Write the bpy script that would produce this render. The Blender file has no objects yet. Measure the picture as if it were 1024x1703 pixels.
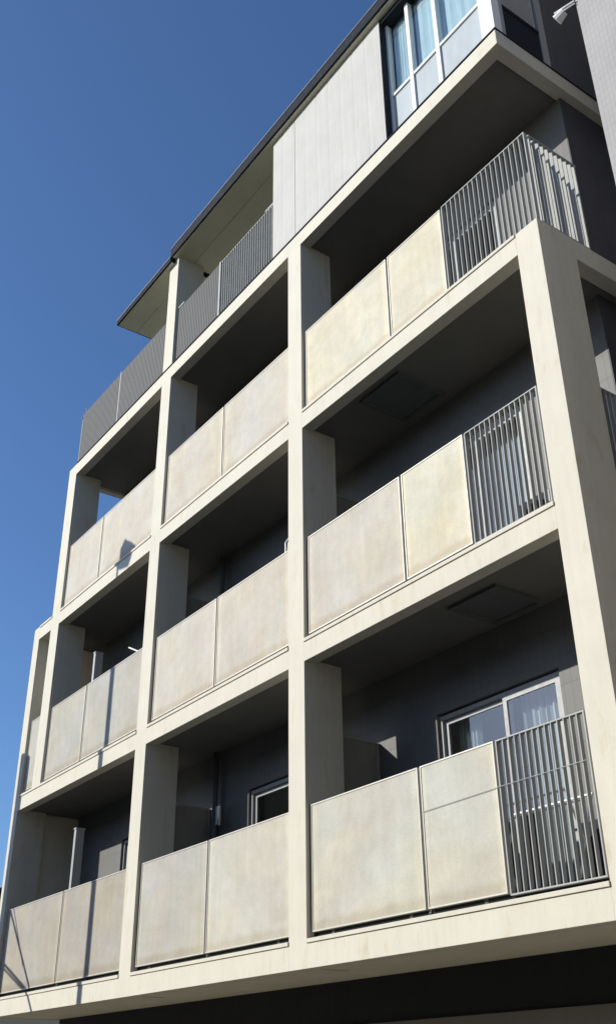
import bpy, math, random
from mathutils import Matrix, Vector
random.seed(7)
C = bpy.context.scene.collection

# ---------------------------------------------------------------- camera
cam = bpy.data.cameras.new('camera'); camo = bpy.data.objects.new('camera', cam); C.objects.link(camo)
cam.sensor_fit = 'HORIZONTAL'; cam.sensor_width = 36.0; cam.lens = 36.0*1708.62/1024
cam.clip_start = 0.05; cam.clip_end = 3000
Rr = Vector((0.57919691, 0.81512204, -0.01034399)); Rd = Vector((-0.40505541, 0.27675992, -0.87139776)); Rf = Vector((-0.70743272, 0.50890078, 0.49046809))
m = Matrix((Rr, -Rd, -Rf)).transposed().to_4x4(); m.translation = Vector((8.39037678, -5.96322902, -1.21947113))
camo.matrix_world = m
bpy.context.scene.camera = camo

# ---------------------------------------------------------------- sky, sun, exposure
TOSUN = Vector((-0.71, -1.0, 0.605)).normalized()
ELEV = math.asin(TOSUN.z); ROT = math.atan2(TOSUN.x, TOSUN.y)
w = bpy.data.worlds.new('World'); bpy.context.scene.world = w; w.use_nodes = True
nt = w.node_tree; bg = nt.nodes['Background']
sky = nt.nodes.new('ShaderNodeTexSky'); sky.sky_type = 'NISHITA'; sky.sun_disc = False
sky.sun_elevation = ELEV; sky.sun_rotation = ROT; sky.altitude = 0; sky.air_density = 1.0; sky.dust_density = 1.0; sky.ozone_density = 8.0
nt.links.new(sky.outputs[0], bg.inputs[0]); bg.inputs[1].default_value = 0.132
sl = bpy.data.lights.new('sun', 'SUN'); sl.energy = 4.6; sl.angle = math.radians(0.53); sl.color = (1.0, 0.955, 0.87)
so = bpy.data.objects.new('sun', sl); C.objects.link(so); so.rotation_euler = (-TOSUN).to_track_quat('-Z', 'Y').to_euler(); so.location = (-20, -30, 30)
vs = bpy.context.scene.view_settings
vs.view_transform = 'Standard'; vs.look = 'None'; vs.exposure = 0.21; vs.gamma = 1; vs.use_curve_mapping = False

# ---------------------------------------------------------------- materials
def principled(name, col, rough=0.8, metal=0.0, spec=0.3):
    m = bpy.data.materials.new(name); m.use_nodes = True
    b = m.node_tree.nodes['Principled BSDF']
    b.inputs['Base Color'].default_value = (*col, 1); b.inputs['Roughness'].default_value = rough
    b.inputs['Metallic'].default_value = metal; b.inputs['Specular IOR Level'].default_value = spec
    return m, m.node_tree, b
def N(t, kind, **kw):
    n = t.nodes.new(kind)
    for k, v in kw.items(): setattr(n, k, v)
    return n
def pos(t, scale=(1, 1, 1), off=None):
    g = N(t, 'ShaderNodeNewGeometry'); mp = N(t, 'ShaderNodeMapping'); mp.inputs['Scale'].default_value = scale
    t.links.new(g.outputs['Position'], mp.inputs['Vector'])
    return mp
def noise(t, vec, scale, detail=4, rough=0.55):
    n = N(t, 'ShaderNodeTexNoise'); n.inputs['Scale'].default_value = scale; n.inputs['Detail'].default_value = detail; n.inputs['Roughness'].default_value = rough
    t.links.new(vec.outputs[0], n.inputs['Vector']); return n
def ramp(t, src, a, b, c0, c1):
    r = N(t, 'ShaderNodeValToRGB'); e = r.color_ramp.elements
    e[0].position = a; e[0].color = (*c0, 1); e[1].position = b; e[1].color = (*c1, 1)
    t.links.new(src, r.inputs[0]); return r
def mul(t, a, b, fac=1.0):
    x = N(t, 'ShaderNodeMix', data_type='RGBA', blend_type='MULTIPLY'); x.inputs[0].default_value = fac
    t.links.new(a, x.inputs[6]); t.links.new(b, x.inputs[7]); return x.outputs[2]
def g3(v): return (v, v, v)
def concrete(name, col, mott=0.12, streak=0.1, grain=0.25, tint=0.0, rough=0.85, bevel=0.0, stain=0.0):
    m, t, b = principled(name, col, rough)
    rgb = N(t, 'ShaderNodeRGB'); rgb.outputs[0].default_value = (*col, 1)
    p = pos(t)
    big = ramp(t, noise(t, p, 2.3, 5, 0.6).outputs[0], 0.3, 0.7, g3(1-mott), g3(1.0))
    out = mul(t, rgb.outputs[0], big.outputs[0])
    ps = pos(t, (9, 9, 0.7))
    st = ramp(t, noise(t, ps, 1.6, 4, 0.6).outputs[0], 0.35, 0.65, g3(1-streak), g3(1.0))
    out = mul(t, out, st.outputs[0])
    fine = ramp(t, noise(t, p, 60, 3, 0.7).outputs[0], 0.3, 0.7, g3(0.93), g3(1.0))
    out = mul(t, out, fine.outputs[0])
    if stain:
        ps2 = pos(t, (3.0, 3.0, 0.9))
        a = 1-stain
        sn = ramp(t, noise(t, ps2, 2.1, 6, 0.7).outputs[0], 0.56, 0.72, (1, 1, 1), (a, a*0.93, a*0.82))
        out = mul(t, out, sn.outputs[0])
    if tint:
        oi = N(t, 'ShaderNodeObjectInfo')
        tr = ramp(t, oi.outputs['Random'], 0, 1, (1-tint*1.0, 1-tint*0.95, 1-tint*0.7), (1.0, 1.0, 1-tint*0.5))
        out = mul(t, out, tr.outputs[0])
    t.links.new(out, b.inputs['Base Color'])
    bp = N(t, 'ShaderNodeBump'); bp.inputs['Strength'].default_value = grain; bp.inputs['Distance'].default_value = 0.004
    t.links.new(noise(t, p, 90, 4, 0.7).outputs[0], bp.inputs['Height'])
    if bevel:
        bv = N(t, 'ShaderNodeBevel', samples=4); bv.inputs['Radius'].default_value = bevel
        t.links.new(bv.outputs[0], bp.inputs['Normal'])
    t.links.new(bp.outputs[0], b.inputs['Normal'])
    return m
def tiles(name, c1, c2, mortar, tw, th, axis='xz', rough=0.6):
    m, t, b = principled(name, c1, rough)
    g = N(t, 'ShaderNodeNewGeometry'); s = N(t, 'ShaderNodeSeparateXYZ'); t.links.new(g.outputs['Position'], s.inputs[0])
    add = N(t, 'ShaderNodeMath', operation='ADD'); t.links.new(s.outputs[0], add.inputs[0]); t.links.new(s.outputs[1], add.inputs[1])
    cb = N(t, 'ShaderNodeCombineXYZ'); t.links.new(add.outputs[0], cb.inputs[0]); t.links.new(s.outputs[2], cb.inputs[1])
    br = N(t, 'ShaderNodeTexBrick'); br.offset = 0.0; br.inputs['Scale'].default_value = 1
    br.inputs['Brick Width'].default_value = tw; br.inputs['Row Height'].default_value = th; br.inputs['Mortar Size'].default_value = 0.003
    br.inputs['Color1'].default_value = (*c1, 1); br.inputs['Color2'].default_value = (*c2, 1); br.inputs['Mortar'].default_value = (*mortar, 1)
    t.links.new(cb.outputs[0], br.inputs['Vector'])
    p = pos(t)
    big = ramp(t, noise(t, p, 1.5, 5).outputs[0], 0.3, 0.7, g3(0.85), g3(1))
    t.links.new(mul(t, br.outputs[0], big.outputs[0]), b.inputs['Base Color'])
    bp = N(t, 'ShaderNodeBump'); bp.inputs['Strength'].default_value = 0.5; bp.inputs['Distance'].default_value = 0.004; bp.invert = True
    t.links.new(br.outputs['Fac'], bp.inputs['Height']); t.links.new(bp.outputs[0], b.inputs['Normal'])
    return m
def metal(name, col, rough=0.4, metallic=0.0, spec=0.5, var=0.1):
    m, t, b = principled(name, col, rough, metallic, spec)
    rgb = N(t, 'ShaderNodeRGB'); rgb.outputs[0].default_value = (*col, 1)
    p = pos(t, (4, 4, 0.8))
    r = ramp(t, noise(t, p, 3, 4).outputs[0], 0.3, 0.7, g3(1-var), g3(1)); t.links.new(mul(t, rgb.outputs[0], r.outputs[0]), b.inputs['Base Color'])
    rr = N(t, 'ShaderNodeMapRange'); rr.inputs[3].default_value = rough*0.8; rr.inputs[4].default_value = min(1, rough*1.25)
    t.links.new(noise(t, pos(t), 12, 3).outputs[0], rr.inputs[0]); t.links.new(rr.outputs[0], b.inputs['Roughness'])
    return m
def glass(name, tint, refl=1.0):
    m = bpy.data.materials.new(name); m.use_nodes = True; t = m.node_tree; t.nodes.clear()
    o = N(t, 'ShaderNodeOutputMaterial'); mx = N(t, 'ShaderNodeMixShader'); tr = N(t, 'ShaderNodeBsdfTransparent'); gl = N(t, 'ShaderNodeBsdfGlossy')
    tr.inputs[0].default_value = (*tint, 1); gl.inputs['Roughness'].default_value = 0.02; gl.inputs[0].default_value = (0.95, 0.97, 1, 1)
    fr = N(t, 'ShaderNodeFresnel'); fr.inputs[0].default_value = 1.9
    bp = N(t, 'ShaderNodeBump'); bp.inputs['Strength'].default_value = 0.08; bp.inputs['Distance'].default_value = 0.02
    t.links.new(noise(t, pos(t), 1.3, 2).outputs[0], bp.inputs['Height']); t.links.new(bp.outputs[0], gl.inputs['Normal'])
    gg = N(t, 'ShaderNodeNewGeometry'); ml = N(t, 'ShaderNodeMath', operation='SUBTRACT', use_clamp=True); t.links.new(fr.outputs[0], ml.inputs[0]); t.links.new(gg.outputs['Backfacing'], ml.inputs[1]); t.links.new(ml.outputs[0], mx.inputs[0]); t.links.new(tr.outputs[0], mx.inputs[1]); t.links.new(gl.outputs[0], mx.inputs[2]); t.links.new(mx.outputs[0], o.inputs[0])
    return m

M = {}
M['cream'] = concrete('cream_concrete', (0.665, 0.635, 0.535), 0.07, 0.05, 0.25, bevel=0.008, stain=0.12)
def weathered(name, col, warm=0.0):
    m, t, b = principled(name, col, 0.85)
    rgb = N(t, 'ShaderNodeRGB'); rgb.outputs[0].default_value = (*col, 1)
    p = pos(t); out = rgb.outputs[0]
    def lay(n, a0, a1, c0, c1):
        nonlocal out
        out = mul(t, out, ramp(t, n.outputs[0], a0, a1, c0, c1).outputs[0])
    lay(noise(t, p, 1.7, 7, 0.68), 0.34, 0.66, (0.86, 0.855, 0.84), (1, 1, 1))          # broad clouds
    lay(noise(t, pos(t, (1, 1, 0.6)), 1.1, 3, 0.5), 0.42, 0.62, (1.0, 0.955, 0.93), (1, 1, 1))    # faint pinkish areas
    lay(noise(t, pos(t, (1.3, 1.3, 1.7)), 0.9, 3, 0.5), 0.44, 0.64, (1, 1, 1), (1.02, 1.0, 0.92))   # yellowed areas
    lay(noise(t, p, 6.5, 6, 0.7), 0.36, 0.60, (0.93, 0.93, 0.92), (1, 1, 1))           # blotches
    lay(noise(t, pos(t, (14, 14, 0.5)), 1.3, 4, 0.6), 0.40, 0.66, (1, 1, 1), (0.965, 0.96, 0.95))   # run-off streaks
    lay(noise(t, pos(t, (3.5, 3.5, 0.5)), 1.9, 3, 0.5), 0.58, 0.75, (1, 1, 1), (1.07, 1.065, 1.04))   # chalky streaks
    lay(noise(t, p, 75, 3, 0.7), 0.3, 0.7, g3(0.90), g3(1.03))
    # dirt gathered along the bottom and side edges of each sheet
    tc = N(t, 'ShaderNodeTexCoord'); sp = N(t, 'ShaderNodeSeparateXYZ'); t.links.new(tc.outputs['Generated'], sp.inputs[0])
    nz = noise(t, pos(t, (3, 3, 1)), 2.4, 5, 0.7)
    ad = N(t, 'ShaderNodeMath', operation='MULTIPLY_ADD'); t.links.new(nz.outputs[0], ad.inputs[0]); ad.inputs[1].default_value = -0.10; t.links.new(sp.outputs[2], ad.inputs[2])
    dr = N(t, 'ShaderNodeValToRGB'); e = dr.color_ramp.elements
    e[0].position = 0.0; e[0].color = (0.88, 0.84, 0.78, 1); e[1].position = 0.05; e[1].color = (1, 1, 1, 1)
    e0 = dr.color_ramp.elements.new(0.02); e0.color = (0.94, 0.92, 0.89, 1)
    t.links.new(ad.outputs[0], dr.inputs[0]); out = mul(t, out, dr.outputs[0])
    pp = N(t, 'ShaderNodeMath', operation='PINGPONG'); pp.inputs[1].default_value = 0.5; t.links.new(sp.outputs[0], pp.inputs[0])
    ad2 = N(t, 'ShaderNodeMath', operation='MULTIPLY_ADD'); t.links.new(nz.outputs[0], ad2.inputs[0]); ad2.inputs[1].default_value = -0.07; t.links.new(pp.outputs[0], ad2.inputs[2])
    er = ramp(t, ad2.outputs[0], -0.02, 0.03, (1.12, 1.10, 1.04), (1, 1, 1)); out = mul(t, out, er.outputs[0])
    t.links.new(out, b.inputs['Base Color'])
    bp = N(t, 'ShaderNodeBump'); bp.inputs['Strength'].default_value = 0.35; bp.inputs['Distance'].default_value = 0.004
    t.links.new(noise(t, p, 45, 5, 0.75).outputs[0], bp.inputs['Height']); t.links.new(bp.outputs[0], b.inputs['Normal'])
    return m
M['panel_grey'] = weathered('panel_grey', (0.475, 0.47, 0.435))
M['panel_dull'] = weathered('panel_dull', (0.42, 0.405, 0.365))
M['panel_pink'] = weathered('panel_pinkish', (0.575, 0.555, 0.50))
M['panel_yellow'] = weathered('panel_yellowish', (0.655, 0.64, 0.535))
M['panel_pale'] = weathered('panel_pale', (0.56, 0.565, 0.51))
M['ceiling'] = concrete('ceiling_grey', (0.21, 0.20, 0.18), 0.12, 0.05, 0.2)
M['hatch'] = metal('hatch_steel', (0.13, 0.135, 0.13), 0.7, 0, 0.2)
M['floor'] = concrete('balcony_floor', (0.40, 0.39, 0.35), 0.1, 0, 0.2)
M['soffit'] = concrete('soffit_paint', (0.70, 0.68, 0.53), 0.10, 0.04, 0.2)
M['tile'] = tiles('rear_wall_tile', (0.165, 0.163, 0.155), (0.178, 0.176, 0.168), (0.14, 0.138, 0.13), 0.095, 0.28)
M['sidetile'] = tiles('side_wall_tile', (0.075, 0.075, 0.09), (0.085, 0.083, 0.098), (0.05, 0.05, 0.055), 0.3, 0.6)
M['neigh'] = tiles('neighbour_tile', (0.345, 0.335, 0.33), (0.36, 0.352, 0.348), (0.31, 0.30, 0.30), 0.045, 0.095)
M['slate'] = concrete('slate_screen', (0.052, 0.056, 0.057), 0.10, 0.16, 0.1, tint=0.05, rough=0.6)
M['alu'] = metal('aluminium', (0.34, 0.35, 0.355), 0.55, 0.1, 0.3)
M['steel'] = metal('galvanised_steel', (0.37, 0.38, 0.37), 0.65, 0.1, 0.2)
M['trim'] = metal('panel_trim', (0.52, 0.51, 0.455), 0.5, 0.1)
M['corr'] = concrete('grey_white_sheet_metal', (0.51, 0.505, 0.475), 0.10, 0.06, 0.05, rough=0.7, stain=0.06)
M['dark'] = metal('dark_metal', (0.022, 0.026, 0.034), 0.8, 0.0, 0.1)
M['white'] = metal('white_enamel', (0.78, 0.78, 0.76), 0.4, 0.0, 0.5, 0.06)
M['beige'] = concrete('beige_render', (0.34, 0.30, 0.235), 0.1, 0.05, 0.2)
M['gap'] = principled('gap_shade_black', (0.02, 0.02, 0.02), 0.9)[0]  # black that paints the shade below the parapet panels
M['ground'] = concrete('asphalt', (0.11, 0.10, 0.085), 0.2, 0, 0.4)
M['pave'] = concrete('pavement', (0.40, 0.36, 0.29), 0.15, 0, 0.3)
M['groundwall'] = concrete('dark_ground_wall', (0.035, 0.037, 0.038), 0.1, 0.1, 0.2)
M['lintel'] = concrete('brown_lintel', (0.30, 0.27, 0.22), 0.1, 0.05, 0.2)
M['room'] = concrete('room_plaster', (0.22, 0.22, 0.21), 0.05, 0, 0.1)
M['glass'] = glass('window_glass', (0.86, 0.91, 0.93))
M['curtain'] = metal('curtain_cloth', (0.50, 0.50, 0.48), 0.9, 0, 0.1, 0.2)
M['sheer'] = metal('sheer_blind', (0.66, 0.75, 0.755), 0.9, 0, 0.1, 0.15)
M['frost'] = metal('frosted_film', (0.36, 0.41, 0.44), 0.5, 0, 0.5, 0.15)
M['board'] = metal('partition_board', (0.25, 0.25, 0.24), 0.6, 0, 0.3)
M['pole'] = concrete('pole_concrete', (0.40, 0.39, 0.37), 0.1, 0.05, 0.2)

# ---------------------------------------------------------------- mesh helpers
class MB:
    def __init__(s): s.v = []; s.f = []
    def box(s, x0, x1, y0, y1, z0, z1):
        n = len(s.v)
        s.v += [(x, y, z) for z in (z0, z1) for y in (y0, y1) for x in (x0, x1)]
        s.f += [tuple(n+i for i in q) for q in ((0, 2, 3, 1), (4, 5, 7, 6), (0, 1, 5, 4), (2, 6, 7, 3), (0, 4, 6, 2), (1, 3, 7, 5))]
        return s
    def prism(s, prof, axis, a0, a1):   # prof: 2d loop, extruded along axis
        n = len(s.v); k = len(prof)
        for a in (a0, a1):
            for p, q in prof:
                s.v.append({'x': (a, p, q), 'y': (p, a, q), 'z': (p, q, a)}[axis])
        for i in range(k): s.f.append((n+i, n+(i+1) % k, n+k+(i+1) % k, n+k+i))
        s.f.append(tuple(n+i for i in reversed(range(k)))); s.f.append(tuple(n+k+i for i in range(k)))
        return s
    def tube(s, a, b, r, r2=None, seg=10):
        a = Vector(a); b = Vector(b); r2 = r if r2 is None else r2
        d = (b-a).normalized(); u = d.orthogonal().normalized(); v = d.cross(u); n = len(s.v)
        for c, rr in ((a, r), (b, r2)):
            for i in range(seg):
                t = 2*math.pi*i/seg; s.v.append(tuple(c+u*rr*math.cos(t)+v*rr*math.sin(t)))
        for i in range(seg): s.f.append((n+i, n+(i+1) % seg, n+seg+(i+1) % seg, n+seg+i))
        s.f.append(tuple(n+i for i in reversed(range(seg)))); s.f.append(tuple(n+seg+i for i in range(seg)))
        return s
    def build(s, name, mat, parent=None, loc=(0, 0, 0), label=None, bevel=0, smooth=False):
        me = bpy.data.meshes.new(name); me.from_pydata(s.v, [], s.f); me.update(); me.materials.append(M[mat])
        import bmesh
        bm = bmesh.new(); bm.from_mesh(me); bmesh.ops.recalc_face_normals(bm, faces=bm.faces); bm.to_mesh(me); bm.free()
        o = bpy.data.objects.new(name, me); C.objects.link(o); o.location = loc
        if parent: o.parent = parent
        if label: o['label'] = label
        if bevel:
            b = o.modifiers.new('bevel', 'BEVEL'); b.width = bevel; b.segments = 2; b.limit_method = 'ANGLE'
        if smooth:
            for p in me.polygons: p.use_smooth = len(p.vertices) == 4
        return o
def B(*a): return MB().box(*a)
def thing(name, label, cat, group=None, loc=(0, 0, 0)):
    o = bpy.data.objects.new(name, None); C.objects.link(o); o.location = loc; o['label'] = label; o['category'] = cat
    if group: o['group'] = group
    o.empty_display_size = 0.3
    return o
def dup(o, parent, loc=None):
    c = o.copy(); C.objects.link(c); c.parent = parent
    if loc is not None: c.location = loc
    return c
def struct(o): o['kind'] = 'structure'; return o

GZ = -2.82
# levels: (bottom, top) of each beam ; floors at the tops
LV = {1: (-0.249, 0.0), 2: (2.754, 3.002), 3: (5.737, 5.991), 4: (8.722, 8.955)}
CX = {0: (-8.289, -8.041), 1: (-7.528, -7.191), 2: (-3.901, -3.597), 3: (-0.294, 0.0), 4: (3.589, 3.875)}
DF = 0.49

# ---------------------------------------------------------------- ground
struct(B(-300, 300, -300, 300, GZ-0.3, GZ).build('road', 'ground'))
pv = struct(B(-30, 30, -1.4, 7.5, GZ, GZ+0.12).build('pavement', 'pave'))

# ---------------------------------------------------------------- the building
bld = thing('apartment_building', 'cream concrete apartment building with stacked balconies filling the photo', 'building')
# columns with deep fins
B(*CX[0], 0, DF, LV[1][0], LV[3][1]).build('column', 'cream', bld)
B(*CX[1], 0, DF, LV[2][1], LV[4][1]).build('column', 'cream', bld)
B(*CX[2], 0, DF, LV[1][0], 11.45).build('column', 'cream', bld)
B(*CX[3], 0, DF, LV[1][0], LV[4][1]).build('column', 'cream', bld)
B(*CX[4], 0, 0.508, LV[1][0], LV[3][1]).build('column', 'cream', bld)
# front beams, butting the columns
spans = {1: [(0, 2), (2, 3), (3, 4)], 2: [(0, 2), (2, 3), (3, 4)], 3: [(0, 1), (1, 2), (2, 3), (3, 4)], 4: [(1, 2), (2, 3)]}
for l, sp in spans.items():
    for a, b in sp:
        B(CX[a][1], CX[b][0], 0, 0.15, *LV[l]).build('beam', 'cream', bld)
        if l < 4:   # thin metal sill between the columns with a shadow line under it
            z = LV[l][1]
            MB().box(CX[a][1]+0.002, CX[b][0]-0.002, -0.012, 0.03, z-0.030, z+0.006).build('sill', 'cream', bld)
B(0, 3.73, 0, 0.15, *LV[4]).build('beam', 'cream', bld)
B(CX[1][1], 3.735, -0.014, 0.03, 8.957, 8.972).build('flashing', 'dark', bld)
# side beams at the right and left flanks
for l in (1, 2, 3):
    B(3.725, 3.875, 0.508, 7.0, *LV[l]).build('side_beam', 'cream', bld)
    B(-8.289, -8.14, DF, 7.0, *LV[l]).build('side_beam', 'cream', bld)
B(3.58, 3.73, 0.15, 7.0, *LV[4]).build('side_beam', 'cream', bld)
B(3.732, 3.744, -0.014, 7.0, 8.957, 8.972).build('flashing', 'dark', bld)
B(-7.528, -7.40, DF, 7.0, 8.70, LV[4][1]).build('side_beam', 'cream', bld)
# slabs
B(-8.14, 3.725, 0.15, 7.0, LV[1][0]+0.006, LV[1][1]-0.02).build('slab', 'soffit', bld)
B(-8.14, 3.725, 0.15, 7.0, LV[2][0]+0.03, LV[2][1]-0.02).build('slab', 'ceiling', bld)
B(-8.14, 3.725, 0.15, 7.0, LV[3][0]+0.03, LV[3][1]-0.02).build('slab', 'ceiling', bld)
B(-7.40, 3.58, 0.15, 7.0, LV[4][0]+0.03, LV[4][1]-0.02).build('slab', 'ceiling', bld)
for x0, x1, z in ((-8.14, 3.725, -0.02), (-8.14, 3.725, 2.982), (-8.14, 3.725, 5.971)): B(x0, x1, 0.16, 6.9, z, z+0.008).build('floor', 'floor', bld)
B(-7.3, -0.68, 0.16, 6.9, 8.935, 8.945).build('floor', 'soffit', bld)
# storeys: rear wall with window openings
WX = [(-6.4, -4.74), (-2.8, -1.14), (0.80, 2.47)]
WTOP = 2.14
floors = {1: (0.0, 2.784), 2: (3.002, 5.767), 3: (5.991, 8.752)}
for k, (f, c) in floors.items():
    f -= 0.02
    left = -8.20 if k < 3 else -7.50
    mb = MB(); x = left
    for a, b in WX:
        mb.box(x, a, 1.1, 1.26, f, f+WTOP+0.02); x = b
    mb.box(x, 3.62, 1.1, 1.26, f, f+WTOP+0.02)
    mb.box(left, 3.62, 1.1, 1.26, f+WTOP+0.02, c)
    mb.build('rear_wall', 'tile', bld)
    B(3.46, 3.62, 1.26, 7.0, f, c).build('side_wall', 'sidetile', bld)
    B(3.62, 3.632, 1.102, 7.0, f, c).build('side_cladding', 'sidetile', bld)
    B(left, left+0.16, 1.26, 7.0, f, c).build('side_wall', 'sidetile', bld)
    B(left+0.16, 3.46, 5.0, 5.1, f, c).build('inner_wall', 'room', bld)
    if k < 3:
        B(-8.289, -8.10, DF, 1.1, LV[k][1], LV[k+1][0]).build('side_wall', 'cream', bld)
    # windows
    for wi, (a, b) in enumerate(WX):
        fr = MB()
        for x0, x1 in ((a, a+0.04), (b-0.04, b)): fr.box(x0, x1, 1.135, 1.215, f, f+WTOP)
        fr.box(a+0.04, b-0.04, 1.135, 1.215, f+WTOP-0.04, f+WTOP); fr.box(a+0.04, b-0.04, 1.135, 1.215, f, f+0.05)
        win = fr.build('window', 'alu', bld)
        mid = (a+b)/2+0.1
        for (x0, x1, y) in ((a+0.04, mid+0.03, 1.185), (mid-0.03, b-0.04, 1.150)):
            s = MB()
            for u0, u1 in ((x0, x0+0.05), (x1-0.05, x1)): s.box(u0, u1, y-0.014, y+0.014, f+0.05, f+WTOP-0.04)
            s.box(x0+0.05, x1-0.05, y-0.014, y+0.014, f+WTOP-0.09, f+WTOP-0.04); s.box(x0+0.05, x1-0.05, y-0.014, y+0.014, f+0.05, f+0.11)
            s.build('sash', 'alu', win)
            B(x0+0.05, x1-0.05, y-0.003, y+0.003, f+0.11, f+WTOP-0.09).build('pane', 'glass', win)
    # fire partition boards between neighbouring balconies
    for x in (-0.17, -3.77):
        if True:
            p = B(x-0.01, x+0.01, DF, 1.095, f+0.12, f+2.085).build('partition_board', 'board', bld)
            MB().box(x-0.02, x+0.02, DF+0.002, DF+0.03, f+0.02, f+2.10).box(x-0.02, x+0.02, 1.07, 1.097, f+0.02, f+2.10).box(x-0.02, x+0.02, DF+0.03, 1.07, f+2.085, f+2.11).build('partition_frame', 'alu', p)
# escape hatches in the balcony ceilings
for (x0, x1, y0, y1, z) in ((1.86, 2.50, 0.36, 1.0, LV[2][0]+0.03), (0.80, 1.50, 0.25, 0.95, LV[3][0]+0.03)):
    h = MB().box(x0, x1, y0, y0+0.05, z-0.035, z-0.001).box(x0, x1, y1-0.05, y1, z-0.035, z-0.001).box(x0, x0+0.05, y0+0.05, y1-0.05, z-0.035, z-0.001).box(x1-0.05, x1, y0+0.05, y1-0.05, z-0.035, z-0.001).build('escape_hatch', 'hatch', bld)
    B(x0+0.05, x1-0.05, y0+0.05, y1-0.05, z-0.018, z-0.001).build('hatch_lid', 'hatch', h)
#h = B(0.2, 1.3, 0.55, 1.0, LV[1][0]-0.022, LV[1][0]+0.004).build('soffit_hatch', 'lintel', bld)
# ground storey
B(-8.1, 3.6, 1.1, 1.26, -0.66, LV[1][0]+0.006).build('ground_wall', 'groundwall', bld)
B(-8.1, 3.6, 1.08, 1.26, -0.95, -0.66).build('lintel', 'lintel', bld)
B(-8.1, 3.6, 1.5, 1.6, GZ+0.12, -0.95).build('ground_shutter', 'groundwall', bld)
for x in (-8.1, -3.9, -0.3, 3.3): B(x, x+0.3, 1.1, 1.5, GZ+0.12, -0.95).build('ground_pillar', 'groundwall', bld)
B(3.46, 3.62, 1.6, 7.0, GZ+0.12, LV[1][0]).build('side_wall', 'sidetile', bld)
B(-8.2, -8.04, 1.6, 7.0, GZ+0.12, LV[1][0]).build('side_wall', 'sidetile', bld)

# parapet panels: cement sheets in thin metal trim
def panel(x0, x1, z0, z1, mat='panel_pale', trim='trim', y=0.05, label=None):
    p = B(x0+0.012, x1-0.012, y, y+0.035, z0+0.012, z1-0.012).build('parapet_panel', mat, bld, label=label)
    t = MB()
    t.box(x0, x0+0.012, y-0.006, y+0.045, z0, z1).box(x1-0.012, x1, y-0.006, y+0.045, z0, z1)
    t.box(x0+0.012, x1-0.012, y-0.006, y+0.045, z1-0.012, z1).box(x0+0.012, x1-0.012, y-0.006, y+0.045, z0, z0+0.012)
    t.build('panel_trim', trim, p)
    return p
def gap_shade(x0, x1, f): B(x0, x1, 0.088, 0.098, f-0.012, f+0.075).build('gap_shade_strip', 'gap', bld)  # black strip standing in for the shade in the slot under the panels
def joint(x, z0, z1):   # dark post seen in the slot between two panels
    B(x-0.014, x+0.014, 0.075, 0.115, z0-0.03, z1-0.02).build('post', 'hatch', bld)
bays = []
for k, (f, _) in floors.items():
    z0, z1 = f+0.064, f+1.245 if k < 3 else f+1.225
    for (a, j, b) in ((0.028, 1.65, 2.575),):
        q = {1: ('panel_pale', 'panel_pale'), 2: ('panel_pink', 'panel_yellow'), 3: ('panel_yellow', 'panel_yellow')}[k]
        panel(a, j-0.016, z0, z1, q[0]); panel(j+0.016, b, z0, z1, q[1]); joint(j, z0, z1)
    mm = {1: 'panel_pale', 2: 'panel_pink', 3: 'panel_pink'}[k]
    panel(-3.565, -1.975, z0, z1, 'panel_grey' if k == 1 else mm); panel(-1.943, -0.328, z0, z1, mm); joint(-1.959, z0, z1)
    if k == 1:
        panel(-8.005, -5.95, z0, z1, 'panel_dull'); panel(-5.918, -3.935, z0, z1, 'panel_dull'); joint(-5.934, z0, z1)
    else:
        panel(-7.158, -5.85, z0, z1, 'panel_grey' if k == 2 else 'panel_pink'); panel(-5.818, -3.935, z0, z1, 'panel_grey' if k == 2 else 'panel_pink'); joint(-5.834, z0, z1)
    gap_shade(0.002, 3.587, f); gap_shade(-3.595, -0.296, f); gap_shade(-7.189 if k > 1 else -8.04, -3.903, f)
    if k == 2: panel(-8.005, -7.562, z0, z1, 'panel_grey')
    # rail bolts behind: hidden posts holding the panels
    for x in (0.3, 1.4, 2.3, -3.3, -0.6): B(x-0.02, x+0.02, 0.086, 0.126, f-0.02, z1-0.05).build('post', 'hatch', bld)

# bar railings of flat uprights
bar_me = None
def railing(x0, x1, z0, z1, n, y=0.05, depth=0.040, thick=0.009, mat='steel', ends=True):
    global bar_me
    r = MB().box(x0, x1, y-0.002, y+depth+0.002, z1-0.012, z1).box(x0, x1, y-0.002, y+depth+0.002, z0, z0+0.012)
    r.box(x0, x0+0.012, y-0.004, y+depth+0.004, z0+0.012, z1-0.012).box(x1-0.012, x1, y-0.004, y+depth+0.004, z0+0.012, z1-0.012)
    r = r.build('railing', mat, bld)
    first = None
    for i in range(n):
        x = x0+0.012+(x1-x0-0.024)*(i+1)/(n+1)
        if first is None:
            first = B(-thick/2, thick/2, 0, depth, z0+0.012, z1-0.012).build('bar', mat, r, (x, y, 0))
        else: dup(first, r, (x, y, 0))
    return r
railing(2.60, 3.535, 0.045, 1.245, 13)
railing(2.60, 3.535, 3.045, 4.245, 13)
railing(2.60, 3.845, 6.035, 7.235, 17)
railing(-2.235, -0.72, 9.02, 10.13, 23, depth=0.03, thick=0.012, mat='steel')
B(-2.235, -0.72, 0.10, 0.115, 9.02, 10.08).build('railing_backing', 'slate', bld)
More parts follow.
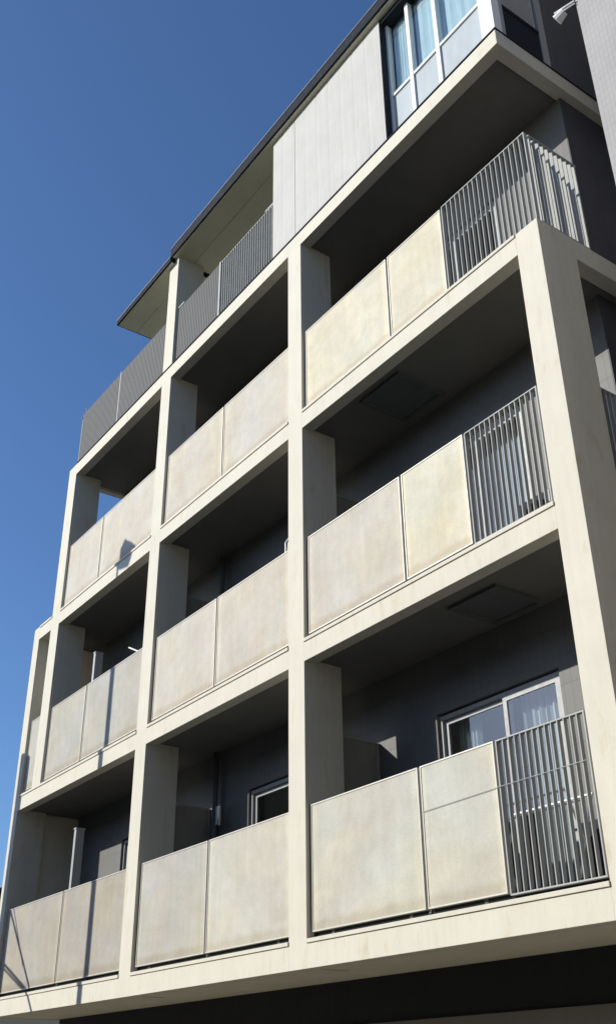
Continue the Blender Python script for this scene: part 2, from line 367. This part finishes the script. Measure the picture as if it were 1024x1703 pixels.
# side railings along the right flank (bars turned across)
def side_rail(x, y0, y1, z0, z1, n):
    r = MB().box(x-0.02, x+0.02, y0, y1, z1-0.012, z1).box(x-0.02, x+0.02, y0, y1, z0, z0+0.012)
    r.box(x-0.022, x+0.022, y0, y0+0.012, z0+0.012, z1-0.012).box(x-0.022, x+0.022, y1-0.012, y1, z0+0.012, z1-0.012)
    r = r.build('side_railing', 'steel', bld); first = None
    for i in range(n):
        y = y0+(y1-y0)*(i+1)/(n+1)
        if first is None: first = B(-0.02, 0.02, -0.0045, 0.0045, z0+0.012, z1-0.012).build('bar', 'steel', r, (x, y, 0))
        else: dup(first, r, (x, y, 0))
side_rail(3.83, 0.115, 0.80, 6.035, 7.235, 9)
B(3.60, 3.85, 0.80, 0.815, 7.2, 7.235).build('rail_return', 'steel', bld)
side_rail(3.83, 0.53, 1.08, 3.045, 4.245, 7)
side_rail(3.83, 0.53, 1.08, 0.045, 1.245, 7)

# ---- top storey
z5 = 8.972
# slate screens of the roof terrace
for a, b in ((-7.31, -5.71), (-5.68, -3.935), (-3.565, -2.26)):
    mb = MB().box(a, b, 0.062, 0.075, 9.03, 10.13)
    scr = mb.build('screen', 'slate', bld); n = round((b-a)/0.055); f0 = None
    for i in range(n):
        x = a+(b-a)*(i+0.5)/n
        if f0 is None: f0 = B(-0.021, 0.021, 0, 0.012, 9.035, 10.125).build('slat', 'slate', scr, (x, 0.049, 0))
        else: dup(f0, scr, (x, 0.049, 0))
for x in (-5.695, -2.2475): B(x-0.012, x+0.012, 0.045, 0.10, 8.99, 10.15).build('post', 'alu', bld)
MB().box(-3.60, -3.38, 0.04, 0.11, 10.135, 10.16).build('handrail', 'alu', bld)
MB().box(-0.95, -0.70, 0.04, 0.11, 10.135, 10.16).build('handrail', 'alu', bld)
MB().tube((-7.42, 0.10, 8.99), (-7.42, 0.10, 10.12), 0.012).tube((-7.42, 0.9, 8.99), (-7.42, 0.9, 10.12), 0.012).tube((-7.42, 0.06, 10.12), (-7.42, 2.2, 10.12), 0.012).build('end_railing', 'steel', bld)
MB().tube((-7.30, 0.10, 9.0), (-7.30, 0.10, 10.3), 0.010).build('post', 'alu', bld)
# corrugated metal cladding
def corrugated(x0, x1, z0, z1, pitch=0.30):
    prof = []; n = max(2, round((x1-x0)/pitch)); p = (x1-x0)/n
    for i in range(n):
        x = x0+i*p
        prof += [(x, 0.0), (x+p*0.80, 0.0), (x+p*0.88, 0.002), (x+p*0.95, 0.002)]
    prof.append((x1, 0.0)); prof += [(x1, 0.06), (x0, 0.06)]
    return MB().prism(prof, 'z', z0, z1)
corrugated(-0.68, -0.125, z5+0.01, 11.36).build('metal_panel', 'corr', bld)
corrugated(-0.115, 1.85, z5+0.01, 11.36).build('metal_panel', 'corr', bld)
B(-0.125, -0.115, 0.012, 0.05, z5+0.01, 11.36).build('panel_seam', 'dark', bld)
B(-0.67, 1.84, 0.06, 0.20, z5, 11.36).build('wall', 'corr', bld)
B(1.84, 1.862, 0.004, 0.20, z5+0.01, 11.36).build('wall_return', 'dark', bld)
B(-0.67, -0.50, 0.20, 7.0, z5, 11.30).build('wall', 'tile', bld)
B(1.862, 3.55, 0.02, 0.19, 11.22, 11.30).build('window_head', 'dark', bld)
# corner window
wf = MB()
YW = 0.13
wf.box(1.862, 1.90, YW-0.03, YW+0.05, z5+0.02, 11.22)
for x0, x1 in ((2.255, 2.315), (2.735, 2.795)): wf.box(x0, x1, YW-0.03, YW+0.05, z5+0.02, 11.22)
wf.box(1.90, 2.255, YW-0.02, YW+0.04, z5+0.02, z5+0.07).box(2.315, 2.735, YW-0.02, YW+0.04, z5+0.02, z5+0.07).box(2.795, 3.50, YW-0.02, YW+0.04, z5+0.02, z5+0.07)
cw = wf.build('window', 'white', bld)
for x0, x1 in ((1.90, 2.255), (2.315, 2.735), (2.795, 3.50)):
    B(x0, x1, YW-0.025, YW+0.03, 9.79, 9.835).build('transom', 'white', cw)
    B(x0, x1, YW-0.004, YW+0.004, 9.835, 11.22).build('pane', 'glass', cw)
    B(x0, x1, YW-0.004, YW+0.004, z5+0.07, 9.79).build('pane', 'frost', cw)
MB().box(3.50, 3.60, 0.05, YW+0.05, z5+0.004, 11.3).box(3.60, 3.72, 0.018, 0.14, z5+0.004, 11.3).build('corner_post', 'white', bld)
# side window on the right flank
sw = MB().box(3.66, 3.72, 0.14, 0.20, z5+0.004, 11.3).box(3.66, 3.715, 0.82, 0.93, z5+0.004, 11.3).box(3.66, 3.71, 0.20, 0.82, z5+0.004, z5+0.05).build('window', 'steel', bld)
B(3.665, 3.712, 0.20, 0.82, 9.55, 9.60).build('transom', 'dark', sw)
B(3.685, 3.695, 0.20, 0.82, 9.60, 11.3).build('pane', 'glass', sw)
B(3.680, 3.700, 0.20, 0.82, z5+0.05, 9.55).build('pane', 'dark', sw)
B(3.54, 3.70, 0.93, 7.0, z5+0.004, 11.3).build('side_wall', 'sidetile', bld)
B(-0.50, 3.54, 4.0, 4.1, z5, 11.3).build('inner_wall', 'room', bld)
# roof
def roof(x0, x1, zb, zt, y0=-0.10):
    r = MB().box(x0, x1, y0, 7.0, zb, zt).build('roof', 'dark', bld)
    B(x0+0.03, x1, y0+0.03, 0.294, zb-0.011, zb-0.001).build('eave_soffit', 'soffit', r)
    B(x0+0.03, x1, 0.30, 6.9, zb-0.010, zb-0.001).build('roof_ceiling', 'soffit', r)
    B(x0, x1, y0-0.010, y0+0.02, zt+0.001, zt+0.010).build('coping', 'alu', r)
roof(-5.78, -3.72, 11.22, 11.31)
roof(-3.72, 3.95, 11.31, 11.49)

# ---------------------------------------------------------------- neighbouring building at the right
nb = thing('neighbouring_building', 'grey tiled wall of the building next door at the right edge', 'building')
B(4.6, 12.0, 0.26, 9.0, GZ, 15.0).build('wall', 'neigh', nb)
lamp = thing('wall_lamp', 'small white lamp on a bracket at the corner of the grey tiled wall', 'lamp')
MB().tube((4.60, 0.24, 8.60), (4.38, 0.18, 8.60), 0.012).tube((4.60, 0.24, 8.56), (4.40, 0.18, 8.55), 0.008).build('bracket', 'white', lamp)
MB().tube((4.50, 0.18, 8.50), (4.40, 0.17, 8.46), 0.045, 0.06).build('lamp_head', 'white', lamp)

# ---------------------------------------------------------------- things on the balconies
def aircon(x0, y0, z0, label, wd=0.75):
    M.setdefault('ac', metal('beige_housing', (0.42, 0.42, 0.40), 0.6, 0, 0.2))
    a = thing('air_conditioner', label, 'air conditioner', 'outdoor air conditioner units on the balconies', (x0, y0, z0))
    B(0, wd, 0, 0.28, 0.08, 0.62).build('housing', 'ac', a, bevel=0.012)
    g = MB()
    g.tube((0.26, -0.012, 0.35), (0.26, -0.002, 0.35), 0.21, 0.21, 24)
    g.build('fan_grille', 'dark', a)
    for x in (0.06, wd-0.12): B(x, x+0.06, 0.0, 0.28, 0, 0.08).build('foot', 'dark', a)
aircon(2.80, 0.70, 0.0, 'white air conditioner unit behind the bar railing of the lowest right balcony')
aircon(2.62, 0.62, 2.985, 'white air conditioner unit behind the bar railing of the middle right balcony')
aircon(2.62, 0.62, 5.97, 'white air conditioner unit behind the bar railing of the upper right balcony')
for (x, top, lab, f) in ((-5.85, 4.79, 'silver metal post rising behind the second lowest left parapet', 3.0), (-5.93, 2.10, 'silver metal post rising behind the lowest left parapet', 0.0)):
    p = thing('laundry_post', lab, 'post', 'laundry posts on the left balconies')
    B(x-0.035, x+0.035, 0.13, 0.26, f-0.02, top).build('post', 'alu', p, bevel=0.004)
    B(x-0.042, x+0.042, 0.122, 0.268, top, top+0.02).build('cap', 'steel', p)
o = MB().tube((-6.05, 0.8, 5.10), (-5.70, 0.8, 4.92), 0.014).tube((-5.70, 0.8, 4.92), (-5.2, 0.82, 4.9), 0.014).build('laundry_pole', 'white'); o['label'] = 'thin white laundry pole tip poking above the second lowest left parapet'; o['category'] = 'pole'
rk = thing('laundry_rack', 'white folding laundry rack behind the bar railing of the lowest right balcony', 'rack')
MB().tube((1.95, 0.55, 0.87), (2.86, 0.55, 0.87), 0.011).tube((1.95, 0.85, 0.87), (2.86, 0.85, 0.87), 0.011).tube((1.95, 0.70, 0.80), (2.86, 0.70, 0.80), 0.009).build('rail', 'white', rk)
for x in (1.97, 2.84): MB().tube((x, 0.50, -0.02), (x, 0.86, 0.87), 0.010).tube((x, 0.90, -0.02), (x, 0.54, 0.87), 0.010).build('leg', 'white', rk)
o = MB().tube((1.68, 0.040, 0.850), (2.58, 0.040, 0.866), 0.0025).tube((2.58, 0.040, 0.866), (3.50, 0.040, 0.87), 0.003).build('cable', 'alu'); o['label'] = 'thin white cable strung across the lowest right parapet and bar railing'; o['category'] = 'cable'
o = MB().tube((-0.50, 0.10, 4.24), (-0.50, 0.10, 4.42), 0.008).tube((-0.50, 0.10, 4.42), (-0.42, 0.10, 4.46), 0.008).tube((-0.46, 0.10, 4.24), (-0.44, 0.10, 4.40), 0.006).build('laundry_hook', 'white'); o['label'] = 'small white hook on the middle parapet beside the central column'; o['category'] = 'hook'
def cur(x0, x1, y, z0, z1, label, mat='curtain', amp=0.02):
    n = 28; prof = []
    for i in range(n+1):
        x = x0+(x1-x0)*i/n; prof.append((x, y+amp*math.sin(i*1.7)+random.uniform(-.3, .3)*amp))
    prof2 = [(a, b+0.006) for a, b in reversed(prof)]
    o = MB().prism(prof+prof2, 'z', z0, z1).build('curtain', mat); o['label'] = label; o['category'] = 'curtain'; o['group'] = 'curtains behind the balcony windows'
    return o
cur(1.78, 2.42, 1.32, 0.05, 2.10, 'pale grey curtain behind the right sash of the lowest right window')
cur(0.86, 1.20, 1.34, 0.05, 2.10, 'grey curtain behind the left sash of the lowest right window')
cur(-2.2, -1.2, 1.32, 0.05, 2.10, 'pale curtain in the window behind the lowest middle balcony')
cur(1.78, 2.42, 1.32, 3.05, 5.10, 'pale grey curtain behind the bar railing of the middle right balcony')
cur(2.33, 3.58, 0.20, z5+0.02, 11.2, 'pale curtain inside the top corner window', 'sheer', 0.007)
cur(1.90, 2.27, 0.20, z5+0.02, 11.2, 'narrow pale curtain at the left end of the top corner window', 'sheer', 0.007)

# ---------------------------------------------------------------- street poles standing left of the view (their shadows cross the balconies)
def sh(x, z, s):   # a place whose shadow on the facade front falls at x, z
    return (x-0.71*s, -s, z+0.605*s)
for z in (0.0, 3.0): MB().tube((-3.52, 1.03, z-0.02), (-3.52, 1.03, z+2.78), 0.038).build('downpipe', 'hatch', bld, smooth=True)
s1 = 3.6
pl = thing('utility_pole', 'slim grey utility pole with a box on its top, left of the building', 'pole')
px, py, _ = sh(-4.985, 0, s1)
MB().tube((px, py, GZ), sh(-4.985, 4.9, s1), 0.065, 0.06, 14).build('shaft', 'pole', pl, smooth=True)
MB().tube(sh(-4.985, 4.9, s1), sh(-4.985, 5.95, s1), 0.03, 0.028).build('mast', 'steel', pl)
a = sh(-5.0, 5.90, s1); b = sh(-4.60, 6.27, s1)
MB().prism([(a[0], a[2]), (a[0]+0.30, a[2]-0.06), (b[0], a[2]+0.10), (b[0], b[2]-0.10), (a[0]+0.24, b[2]), (a[0]+0.14, b[2]+0.07), (a[0], b[2]-0.06)], 'y', py-0.13, py+0.13).build('control_box', 'steel', pl)
s2 = 2.6
pl2 = thing('braced_pole', 'short thick pole with diagonal steel braces standing close to the left corner', 'pole')
px, py, _ = sh(-8.06, 0, s2)
MB().tube((px, py, GZ), sh(-8.06, 3.66, s2), 0.12, 0.105, 16).build('shaft', 'pole', pl2, smooth=True)
MB().tube(sh(-8.0, 1.30, s2), sh(-6.44, -0.33, s2), 0.024).build('brace', 'steel', pl2)
MB().tube(sh(-8.0, 0.52, s2), sh(-6.88, 0.05, s2), 0.022).tube(sh(-7.98, 0.45, s2), sh(-6.92, 0.03, s2), 0.016).build('brace', 'steel', pl2)
MB().tube(sh(-7.85, 1.30, s2), sh(-7.2, 0.42, s2), 0.012).build('brace', 'steel', pl2)

# ---------------------------------------------------------------- houses added behind the camera to cut skylight, mirrored in the window panes
for (x0, x1, d, h, lab) in ((-34, -14, 19.0, 6.4, 'low grey house added across the street to cut skylight, leftmost behind the camera'), (-13, 1, 18.0, 7.2, 'low brown house added across the street behind the camera to cut skylight'), (2.5, 12, 19.0, 7.0, 'low dark house added to cut skylight across the street to the right behind the camera')):
    hb = thing('house', lab, 'house', 'houses added across the street to cut skylight')
    B(x0, x1, -d-9, -d, GZ, h).build('wall', 'lintel', hb)
    B(x0-0.3, x1+0.3, -d-9.3, -d+0.3, h, h+0.25).build('roof', 'dark', hb)
    f0 = None
    for i in range(int((x1-x0)/3)):
        for z in (-1.7, 1.1, 3.9):
            if f0 is None: f0 = B(0, 1.5, -0.02, 0.03, 0, 1.3).build('window', 'dark', hb, (x0+0.8, -d, z))
            else: dup(f0, hb, (x0+0.8+i*3, -d, z))

rb = thing('warm_bounce_block', 'beige apartment house added for warm bounced light at the right, out of view', 'building')  # unseen block added to throw warm bounced light onto the facade
B(13.0, 24.0, -26.0, -0.6, GZ, 10.0).build('wall', 'beige', rb)
B(12.8, 24.2, -26.2, -0.4, 10.0, 10.3).build('roof', 'dark', rb)
f0 = None
for j in range(6):
    for z in (-1.6, 1.4, 4.4, 7.4):
        if f0 is None: f0 = B(-0.02, 0.03, 0, 1.6, 0, 1.4).build('window', 'dark', rb, (13.0, -5.0, z))
        else: dup(f0, rb, (13.0, -5.0-j*4.0, z))

t2 = thing('white_cloth_strips', 'two narrow white cloth strips hanging from a hook in the lowest middle balcony', 'cloth strips')
MB().tube((-3.44, 1.02, 2.05), (-3.27, 0.98, 2.03), 0.006).build('hook', 'alu', t2)
B(-3.415, -3.375, 0.985, 0.995, 1.80, 2.03).build('strip', 'white', t2); B(-3.325, -3.285, 0.972, 0.982, 1.77, 2.01).build('strip', 'white', t2)
gh = thing('garage', 'low dark garage standing against the left end of the building', 'building')
B(-20.0, -8.35, 1.3, 6.0, GZ, 0.06).build('wall', 'groundwall', gh)
B(-20.1, -8.32, 1.15, 6.1, 0.06, 0.16).build('roof', 'dark', gh)
nh = thing('house', 'dark roofed house just showing at the left edge beyond the building', 'house')
B(-30, -16.9, 3.0, 12, GZ, 2.9).build('wall', 'groundwall', nh)
MB().prism([(3.0-0.4, 2.85), (7.5, 5.2), (12.4, 2.85), (12.4, 2.7), (2.6, 2.7)], 'x', -30.4, -16.6).build('roof', 'dark', nh)
